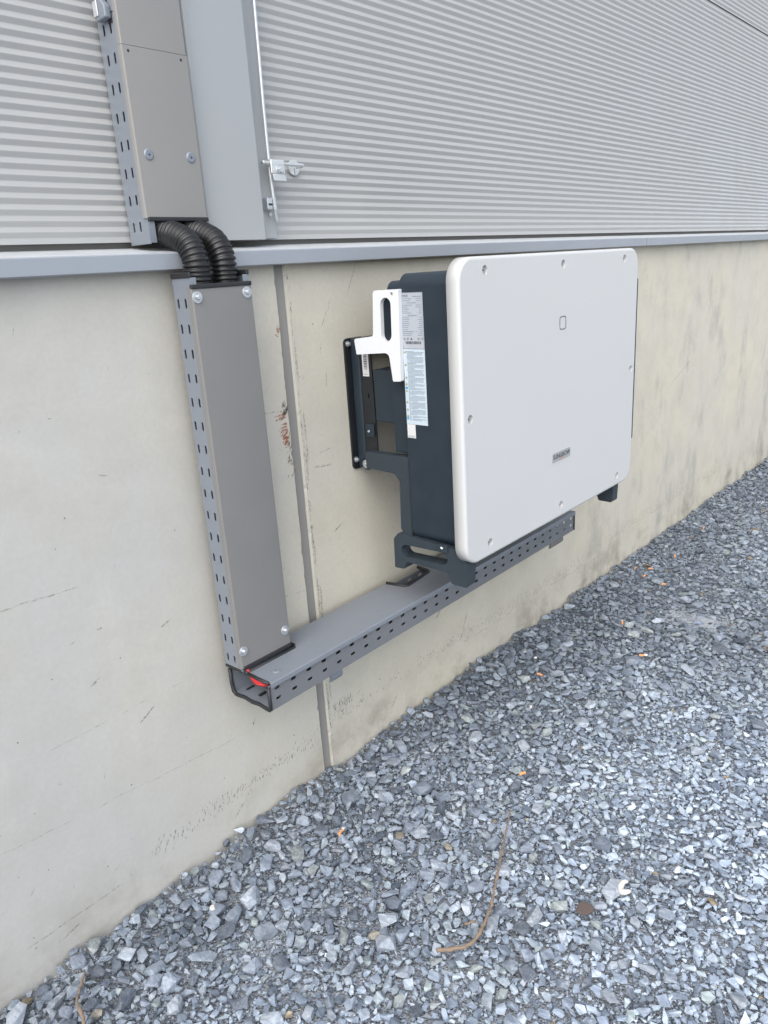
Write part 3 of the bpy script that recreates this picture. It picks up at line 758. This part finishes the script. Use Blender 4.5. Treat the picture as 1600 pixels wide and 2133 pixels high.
# labels on the left flank (x = .5)
LX = .4994
def LP(t): return -.2110 - .0002*0 + t
lb = obj('rating_plate', bx(LX-.0003, LX+.0004, -.2775, -.2120, 1.1930, 1.3225), 'labelgrey', iv)
wl = obj('warning_label', bx(LX-.0003, LX+.0004, -.2775, -.2120, 1.0100, 1.1925), 'label', iv)
ws = obj('small_white_sticker', bx(LX-.0003, LX+.0004, -.2380, -.2125, .9755, 1.0095), 'paper', iv)
IX = LX-.0006
r_ = random.Random(11)
def lines(bm, ya, yb, z, h, wmin=.002, wmax=.007):
    """fine print: ya is the left end of the line as one reads it (nearer the wall)"""
    y = ya
    while y > yb:
        w = min(r_.uniform(wmin, wmax), y-yb)
        box(bm, IX, IX+.0002, y-w, y, z, z+h); y -= w+.0011
bm = bm_(); z = 1.3125
for blk, rows in (('h', 3), ('t', 1), ('r', 5), ('t', 1), ('r', 6), ('r', 4)):
    for k in range(rows):
        if blk == 't': lines(bm, -.232, -.258, z, .0016)
        elif blk == 'h' and k == 0: lines(bm, -.2145, -.235, z, .0022); lines(bm, -.248, -.274, z, .0022)
        else: lines(bm, -.2145, -.2145-r_.uniform(.016, .034), z, .0016); lines(bm, -.2745+r_.uniform(.006, .018), -.2748, z, .0016)
        z -= .0044
    z -= .0009
obj('fine_print', bm, 'inkgrey', lb)['kind'] = 'stuff'
bm = bm_()
for (a, b, c, d_) in ((-.2765, -.2130, 1.3212, 1.3216), (-.2765, -.2130, 1.1945, 1.1949), (-.2134, -.2130, 1.1945, 1.3216), (-.2765, -.2761, 1.1945, 1.3216), (-.2765, -.2130, 1.2985, 1.2988), (-.2765, -.2130, 1.2690, 1.2693), (-.2765, -.2130, 1.2340, 1.2343)):
    box(bm, IX, IX+.0002, a, b, c, d_)
obj('table_rule', bm, 'inkgrey', lb)
bm = bm_(); y = -.221
while y > -.268:
    w = r_.choice((.0006, .001, .0018)); box(bm, IX, IX+.0002, y-w, y, 1.2045, 1.2110); y -= w+r_.choice((.0007, .0012))
obj('barcode', bm, 'ink', lb)
EX, EZ = (0, -1, 0), (0, 0, 1)
text('SUNGROW', .0042, 'ink', lb, (IX, -.2235, 1.3165), EX, EZ, 'plate_lettering', .0001)
text('CE', .0075, 'ink', lb, (IX, -.2715, 1.2170), EX, EZ, 'plate_symbol', .0001)
for k, y in enumerate((-.2185, -.2285, -.2395, -.2610)):
    bm = bm_()
    if k == 2: prism(bm, [(y-.0035, 1.2145), (y+.0035, 1.2145), (y, 1.2200)], 'x', IX, IX+.0002)
    else: box(bm, IX, IX+.0002, y-.0022, y+.0022, 1.2145, 1.2155); box(bm, IX, IX+.0002, y-.0022, y-.0012, 1.2155, 1.2195); box(bm, IX, IX+.0002, y+.0010, y+.0022, 1.2155, 1.2195)
    obj('plate_symbol', bm, 'ink', lb)
bm = bm_(); z = 1.1860
heads = []
def tri(y, z, m):
    if m == 'blue':
        b = bm_(); cyl(b, (IX+.0002, y, z), (-1, 0, 0), .0036, .0002, 14); obj('notice_symbol', b, 'blue', wl)
    else: obj('warning_symbol', prism(bm_(), [(y-.0036, z-.003), (y+.0036, z-.003), (y, z+.0035)], 'x', IX, IX+.0002), 'yellow', wl)
for word, rows, sym in (('WARNING', 3, 'y'), ('WARNING', 5, ''), ('CAUTION', 3, 'y'), ('CAUTION', 5, ''), ('CAUTION', 4, 'y'), ('CAUTION', 2, 'y'), ('CAUTION', 1, 'blue'), ('', 3, 'y'), ('', 4, ''), ('', 5, 'y'), ('', 4, 'y'), ('', 1, 'y'), ('', 1, 'blue')):
    if sym: tri(-.2170, z, sym)
    if word:
        text(word, .0052, 'inkgrey', wl, (IX, -.2325, z), EX, EZ, 'label_lettering', .0001)
        lines(bm, -.2455, -.2735, z-.0012, .0014)
    else: lines(bm, -.2235, -.2270, z-.0015, .0026); lines(bm, -.2320, -.2740, z-.0012, .0014)
    for k in range(rows):
        z -= .0029; lines(bm, -.2235, -.2735+(r_.uniform(.008, .03) if k == rows-1 else r_.uniform(0, .004)), z-.0010, .0013)
    z -= .0038
    if z < 1.016: break
obj('fine_print', bm, 'inkgrey', wl)['kind'] = 'stuff'
bm = bm_(); lines(bm, -.2150, -.2350, .9800, .0012); lines(bm, -.2150, -.2350, .9775, .0010); obj('fine_print', bm, 'inkgrey', ws)
bm = bm_(); box(bm, .4983, .4986, -.2100, -.2090, .95, .951); bm.free()

# ================================================================ GRAVEL
rng = np.random.default_rng(5)
def make_shapes(n, npts, flatness, seed):
    out = []; r = np.random.default_rng(seed)
    for i in range(n):
        p = r.normal(size=(npts, 3)); p /= np.linalg.norm(p, axis=1)[:, None]
        p *= r.uniform(.8, 1.0, (npts, 1))
        p = np.sign(p)*np.abs(p)**.75
        p *= np.array([1.0, r.uniform(.45, .95), r.uniform(*flatness)])
        bm = bmesh.new()
        for q in p: bm.verts.new(q)
        bmesh.ops.convex_hull(bm, input=bm.verts)
        for v in [v for v in bm.verts if not v.link_faces]: bm.verts.remove(v)
        bmesh.ops.triangulate(bm, faces=bm.faces)
        bm.verts.ensure_lookup_table(); bm.verts.index_update()
        V = np.array([v.co[:] for v in bm.verts]); F = np.array([[v.index for v in f.verts] for f in bm.faces])
        V /= np.abs(V[:, :2]).max()
        out.append((V, F)); bm.free()
    return out
SH_BIG = make_shapes(40, 16, (.28, .62), 1)
SH_MID = make_shapes(40, 11, (.28, .65), 2)
SH_SML = make_shapes(16, 7, (.4, .8), 3)

# region of ground seen by the camera plus a margin all round
POLY = np.array([(-1.15, .0), (-1.05, -.45), (-.55, -1.25), (.05, -1.75), (1.2, -1.65), (2.2, -1.35), (5.2, -.55), (5.4, .0)])
def inside(p):
    c = np.zeros(len(p), bool); n = len(POLY)
    for i in range(n):
        a, b = POLY[i], POLY[(i+1) % n]
        m = ((a[1] > p[:, 1]) != (b[1] > p[:, 1])) & (p[:, 0] < (b[0]-a[0])*(p[:, 1]-a[1])/(b[1]-a[1]+1e-12)+a[0])
        c ^= m
    return c
_G = rng.normal(size=(64, 64))
def vnoise(p, s, k=0):
    q = p*s+k*17.3; i = np.floor(q).astype(int); f = q-i; f = f*f*(3-2*f)
    g = lambda a, b: _G[(i[:, 0]+a) % 64, (i[:, 1]+b) % 64]
    return (g(0,0)*(1-f[:,0])+g(1,0)*f[:,0])*(1-f[:,1])+(g(0,1)*(1-f[:,0])+g(1,1)*f[:,0])*f[:,1]
def scatter(n, rfun, occ, keep, tight):
    """dart throwing with a grid; returns x, y, r"""
    P = np.stack([rng.uniform(-1.15, 5.4, n), rng.uniform(-1.75, 0, n)], 1)
    P = P[inside(P)]; rad = rfun(P); ok = keep(P, rad); P, rad = P[ok], rad[ok]
    o = np.argsort(-rad); P, rad = P[o], rad[o]
    res = []; cs = .03
    for (x, y), r in zip(P.tolist(), rad.tolist()):
        if y > -r*.75: continue
        ci, cj = int(x/cs+100), int(y/cs+100); bad = False
        k = 2 if r > .014 else 1
        for a in range(ci-k, ci+k+1):
            for b in range(cj-k, cj+k+1):
                for (X, Y, q) in occ.get((a, b), ()):
                    d = (r+q)*tight
                    if (x-X)**2+(y-Y)**2 < d*d: bad = True; break
                if bad: break
            if bad: break
        if bad: continue
        occ.setdefault((ci, cj), []).append((x, y, r)); res.append((x, y, r))
    return np.array(res)
fine_zone = lambda P: 1/(1+np.exp(-((-P[:, 1]-.62-.12*P[:, 0]*0+.25*vnoise(P, 2.2))*7)))      # trodden, finer strip away from the wall
occ = {}
big = scatter(30000, lambda P: np.clip(np.exp(rng.normal(-4.24, .27, len(P)))*(1.12-.24*fine_zone(P)-.04*np.clip(P[:, 0], 0, 3)), .0110, .030), occ,
              lambda P, r: rng.random(len(P)) < (.40*(1-.66*fine_zone(P))), .76)
mid = scatter(150000, lambda P: np.clip(np.exp(rng.normal(-4.62, .28, len(P))), .0058, .0150), occ,
              lambda P, r: rng.random(len(P)) < (1-.35*fine_zone(P)*(vnoise(P, 3.1, 2) > -.2)), .74)
fil = scatter(170000, lambda P: np.clip(np.exp(rng.normal(-4.98, .22, len(P))), .0045, .0095), occ,
              lambda P, r: rng.random(len(P)) < (1-.45*fine_zone(P)*(vnoise(P, 3.1, 2) > -.2)), .60)
nS = 90000
Ps = np.stack([rng.uniform(-1.15, 5.4, nS*2), rng.uniform(-1.75, -.004, nS*2)], 1); Ps = Ps[inside(Ps)]
Ps = Ps[rng.random(len(Ps)) < np.where(np.hypot(Ps[:, 0]+.9, Ps[:, 1]+1.4) < 3.2, 1, .35)][:nS]
small = np.concatenate([Ps, np.clip(np.exp(rng.normal(-5.72, .28, len(Ps))), .0018, .006)[:, None]], 1)

PAL = np.array([(.29, .325, .37), (.24, .272, .318), (.37, .405, .445), (.165, .19, .225), (.33, .365, .385), (.105, .125, .155), (.45, .48, .51), (.31, .345, .335)])
PW_ = np.array([.26, .2, .17, .12, .12, .05, .05, .03])
TAN = np.array([(.36, .29, .19), (.30, .23, .15), (.40, .36, .28)])
def colours(n, tan=.012):
    c = PAL[rng.choice(len(PAL), n, p=PW_/PW_.sum())]*rng.uniform(.56, .84, (n, 1))
    c *= np.array([1.03, 1.09, 1.15])
    t = rng.random(n) < tan*.4; c[t] = TAN[rng.choice(3, t.sum())]*.55
    return c
def rots(n, tilt):
    az = rng.uniform(0, 2*np.pi, n); t = np.abs(rng.normal(0, tilt, n)); ta = rng.uniform(0, 2*np.pi, n)
    ca, sa = np.cos(az), np.sin(az); Z = np.zeros(n); O = np.ones(n)
    Rz = np.stack([np.stack([ca, -sa, Z], -1), np.stack([sa, ca, Z], -1), np.stack([Z, Z, O], -1)], 1)
    ux, uy = np.cos(ta), np.sin(ta); c, s = np.cos(t), np.sin(t)
    Rt = np.stack([np.stack([c+ux*ux*(1-c), ux*uy*(1-c), uy*s], -1), np.stack([ux*uy*(1-c), c+uy*uy*(1-c), -ux*s], -1), np.stack([-uy*s, ux*s, c], -1)], 1)
    return Rt @ Rz
def lift(P):      # gentle heaps and hollows, a little higher against the wall
    return .007*vnoise(P, 3.0, 1)+.004*vnoise(P, 9.0, 3)+.012*np.exp(P[:, 1]/.09)*(1+.9*vnoise(P, 14.0, 5))
def batch(S, shapes, tilt, z, cols):
    """merge stones S (x, y, r) into arrays"""
    n = len(S); Rm = rots(n, tilt); Vs, Fs, Cs = [], [], []; base = 0
    pick = rng.integers(0, len(shapes), n); asp = rng.uniform(.8, 1.15, (n, 3))
    for k, (V, F) in enumerate(shapes):
        ix = np.nonzero(pick == k)[0]
        if not len(ix): continue
        W = V[None]*(S[ix, 2][:, None, None]*asp[ix][:, None, :])
        W = np.einsum('nij,nvj->nvi', Rm[ix], W)
        W += np.stack([S[ix, 0], S[ix, 1], z[ix]], 1)[:, None, :]
        over = W[:, :, 1].max(1)                      # keep every stone out of the wall
        W[:, :, 1] -= np.maximum(0, over+.001)[:, None]
        m = len(V)
        Vs.append(W.reshape(-1, 3)); Fs.append((F[None]+(np.arange(len(ix))*m)[:, None, None]+base).reshape(-1, 3))
        Cs.append(np.repeat(cols[ix], m, 0)); base += len(ix)*m
    return np.concatenate(Vs), np.concatenate(Fs), np.concatenate(Cs)
def np_mesh(name, parts, mat):
    V = np.concatenate([p[0] for p in parts]); C = np.concatenate([p[2] for p in parts]); F = []; b = 0
    for p in parts: F.append(p[1]+b); b += len(p[0])
    F = np.concatenate(F).astype(np.int32)
    me = bpy.data.meshes.new(name)
    me.vertices.add(len(V)); me.vertices.foreach_set('co', V.astype(np.float32).ravel())
    me.loops.add(F.size); me.loops.foreach_set('vertex_index', F.ravel())
    me.polygons.add(len(F)); me.polygons.foreach_set('loop_start', np.arange(0, F.size, 3, dtype=np.int32))
    me.polygons.foreach_set('loop_total', np.full(len(F), 3, np.int32))
    me.update(calc_edges=True)
    at = me.color_attributes.new('tint', 'FLOAT_COLOR', 'POINT')
    at.data.foreach_set('color', np.concatenate([C, np.ones((len(C), 1))], 1).astype(np.float32).ravel())
    me.materials.append(MAT[mat]); me.shade_flat()
    o = bpy.data.objects.new(name, me); COL.objects.link(o); return o
G = lambda P: .004-.009*P[:, 0]
zb = G(big)+lift(big)+big[:, 2]*rng.uniform(.10, .38, len(big))
zm = G(mid)+lift(mid)+mid[:, 2]*rng.uniform(-.35, .45, len(mid))
zf = G(fil)+lift(fil)+fil[:, 2]*rng.uniform(-.5, .4, len(fil))-.001
zsml = G(small)+lift(small)-.004+rng.uniform(-.004, .003, len(small))
# the 300 stones that show largest become objects of their own
d = np.sqrt((big[:, 0]-CAM.x)**2+(big[:, 1]-CAM.y)**2+CAM.z**2)
# only stones inside the picture count
rel = np.stack([big[:, 0]-CAM.x, big[:, 1]-CAM.y, -CAM.z+0*d], 1)
zc = rel@np.array(fwd); u_ = rel@np.array(r2)/zc*1575.07+800; v_ = 1066.5-rel@np.array(u2)/zc*1575.07
vis = (u_ > -10) & (u_ < 1610) & (v_ > 500) & (v_ < 2140)
order = np.argsort(-(big[:, 2]/d*vis)); top, rest = order[:300], order[300:]
dust_far_shade = lambda S: ((1+.80*fine_zone(S[:, :2]))*(1-.26*np.clip((S[:, 0]-.7)/1.4, 0, 1)))[:, None]      # stone dust pales the trodden strip; shade of far gaps painted in darker
parts = [batch(big[rest], SH_BIG, .22, zb[rest], colours(len(rest), .02)*dust_far_shade(big[rest])),
         batch(mid, SH_MID, .38, zm, colours(len(mid), .012)*dust_far_shade(mid)),
         batch(fil, SH_MID, .45, zf, colours(len(fil), .008)*dust_far_shade(fil)),
         batch(small, SH_SML, .6, zsml, colours(len(small), .01)*dust_far_shade(small))]
grav = np_mesh('gravel', parts, 'slate'); grav.parent = ground; grav['kind'] = 'stuff'

smats = [slate_mat('stone_'+nm, c) for nm, c in (('blue_grey', (.30, .335, .38)), ('slate_grey', (.24, .27, .315)), ('pale_grey', (.41, .44, .475)), ('dark_grey', (.15, .17, .20)), ('greenish_grey', (.34, .365, .35)), ('tan', (.36, .325, .255)))]
cache = {}
Rm = rots(300, .22)
for n_, i in enumerate(top):
    k = int(rng.integers(0, len(SH_BIG))); mi = int(rng.choice(6, p=[.33, .23, .22, .13, .085, .005]))
    x, y, r = big[i]
    for px, py in ((-.159, -.107), (-.185, -.166), (-.093, -.252), (-.140, -.277), (-.0775, -.373)):
        if math.hypot(x-px, y-py) < .013: mi = 5
    if (k, mi) not in cache:
        V, F = SH_BIG[k]; me = bpy.data.meshes.new('stone'); me.from_pydata(V.tolist(), [], F.tolist()); me.materials.append(smats[mi]); me.update(); cache[(k, mi)] = me
    o = bpy.data.objects.new('stone', cache[(k, mi)]); COL.objects.link(o)
    Mx = Matrix(Rm[n_].tolist()).to_4x4() @ Matrix.Diagonal((r, r*rng.uniform(.85, 1.1), r*rng.uniform(.8, 1.1), 1))
    Mx.translation = (x, min(y, -r*1.0-.001), zb[i])
    o.parent = ground; o.matrix_local = Mx

# ================================================================ LITTER ON THE GRAVEL
def top_z(x, y, h=.012):
    P = np.array([[x, y]]); return float(gz(x)+lift(P)[0]+h)
def butt(x, y, ang, kind, label, L=.026, r=.0040):
    t = thing('cigarette_butt', label, 'cigarette butt', (x, y, top_z(x, y)), 'cigarette butts on the gravel')
    c = Vector((x, y, top_z(x, y)+r)); dv = Vector((math.cos(ang), math.sin(ang), rnd.uniform(-.12, .2))).normalized()
    bend = dv.orthogonal().normalized()*.0015
    if kind in ('both', 'orange'):
        obj('filter', tube(bm_(), [c, c+dv*L*.4+bend, c+dv*L*.72], r, 10), 'butt', t, smooth=False)
    if kind in ('both', 'white'):
        a = c+dv*L*.722 if kind == 'both' else c
        obj('paper', tube(bm_(), [a, a+dv*L*.2+bend, a+dv*L*.4], lambda i: r*(1, .95, .7)[i], 10), 'buttwhite', t)
B = [((.139, -.216), .3, 'both', 'orange and white cigarette butt lying in front of the concrete joint, left of the twig'),
     ((.615, -.454), -.6, 'orange', 'orange cigarette butt just above the tip of the long twig'),
     ((1.646, -.290), .5, 'both', 'white tipped orange cigarette butt, farther out in the mid gravel right of the tray end'),
     ((2.132, -.169), .1, 'orange', 'orange cigarette butt, one of the cluster near the wall foot right of the inverter'),
     ((2.252, -.159), 2.2, 'orange', 'short orange cigarette butt standing in the cluster near the wall foot'),
     ((2.108, -.278), 1.9, 'orange', 'reddish orange butt, lowest of the cluster near the wall foot'),
     ((2.206, -.097), .2, 'orange', 'orange butt of the cluster lying closest to the wall'),
     ((2.440, -.190), .3, 'orange', 'upper pale orange butt of the cluster near the wall foot'),
     ((2.914, -.156), .1, 'orange', 'farthest orange cigarette butt, alone near the wall at the right'),
     ((1.4425, -.443), -.9, 'both', 'orange butt among pale stones at the right middle of the gravel'),
     ((1.116, -.240), 1.6, 'orange', 'orange cigarette butt on the dark stones below the end of the tray'),
     ((1.192, -.164), -.7, 'white', 'white paper butt close to the wall below the tray end'),
     ((.923, -.309), .4, 'white', 'white paper butt lying alone between the wall and the long twig')]
for (x, y), a, k, lab in B: butt(x, y, a, k, lab)
def twig(pts, r0, r1, label, name='twig'):
    P = [Vector((x, y, top_z(x, y, h+.008))) for x, y, h in pts]; P = resample(smooth_path(P, 8), .006); n = len(P)
    rr = [r0+(r1-r0)*i/n+rnd.uniform(-.0004, .0004)+(.0014 if i % 13 == 5 else .0006 if i % 13 in (4, 6) else 0) for i in range(n+2)]
    P = [p+Vector((rnd.gauss(0, .0010), rnd.gauss(0, .0010), rnd.gauss(0, .0008))) for p in P]
    o = obj(name, tube(bm_(), P, lambda i: rr[i], 8), 'twig', None, smooth=True); tag(o, label, 'twig')
twig([(.0128, -.6222, .020), (.035, -.646, .0205), (.0571, -.6663, .021), (.083, -.673, .023), (.1119, -.6689, .022), (.147, -.660, .023), (.1808, -.6481, .024), (.25, -.617, .023), (.3166, -.5863, .024), (.39, -.553, .024), (.4647, -.5195, .021)], .0042, .0018, 'long bent brown twig lying on the gravel')
twig([(.098, -.6326, .019), (.110, -.641, .021), (.1212, -.6465, .019)], .0030, .0020, 'short broken twig piece beside the bend of the long twig')
twig([(-.54, -.20, .024), (-.5326, -.1763, .026), (-.5274, -.1458, .027), (-.5073, -.1213, .026), (-.4799, -.0861, .023)], .0034, .0018, 'thin red brown twig at the lower left by the wall')
# pale curled shell fragment, small white cap, rusty brown stone
bm = bm_(); c = Vector((.4066, -.8586, top_z(.4066, -.8586, .016)))
P = [c+Vector((.016*math.cos(a), .013*math.sin(a), .004*math.sin(2*a))) for a in [R(20+25*i) for i in range(10)]]
tube(bm, P, lambda i: .0035+.004*math.sin(math.pi*i/9), 8)
tag(obj('shell_fragment', bm, 'shell', None, smooth=True), 'pale curled shell fragment at the lower right of the gravel', 'shell')
bm = bm_(); c = Vector((-.2024, -.146, top_z(-.2024, -.146, .013))); cyl(bm, c, (.25, -.3, 1), .0085, .004, 18, .0075)
tag(obj('white_bit', bm, 'shell', None, bevel=.001), 'small round white cap near the wall at lower left', 'stone')
V, F = SH_BIG[7]; bm = bm_(); vv = [bm.verts.new(Vector(v)*.023+Vector((.2973, -.8141, top_z(.2973, -.8141, .012)))) for v in V.tolist()]
for f in F.tolist(): bm.faces.new([vv[i] for i in f])
tag(obj('brown_stone', bm, 'rust', None, bevel=.002), 'single rusty brown stone right of the long twig', 'stone')
V, F = SH_BIG[12]; bm = bm_(); vv = [bm.verts.new(Vector(v)*.011+Vector((.5463, -.9202, top_z(.5463, -.9202, .012)))) for v in V.tolist()]
for f in F.tolist(): bm.faces.new([vv[i] for i in f])
tag(obj('white_bit', bm, 'shell', None), 'small white pebble at the far right of the gravel', 'stone')
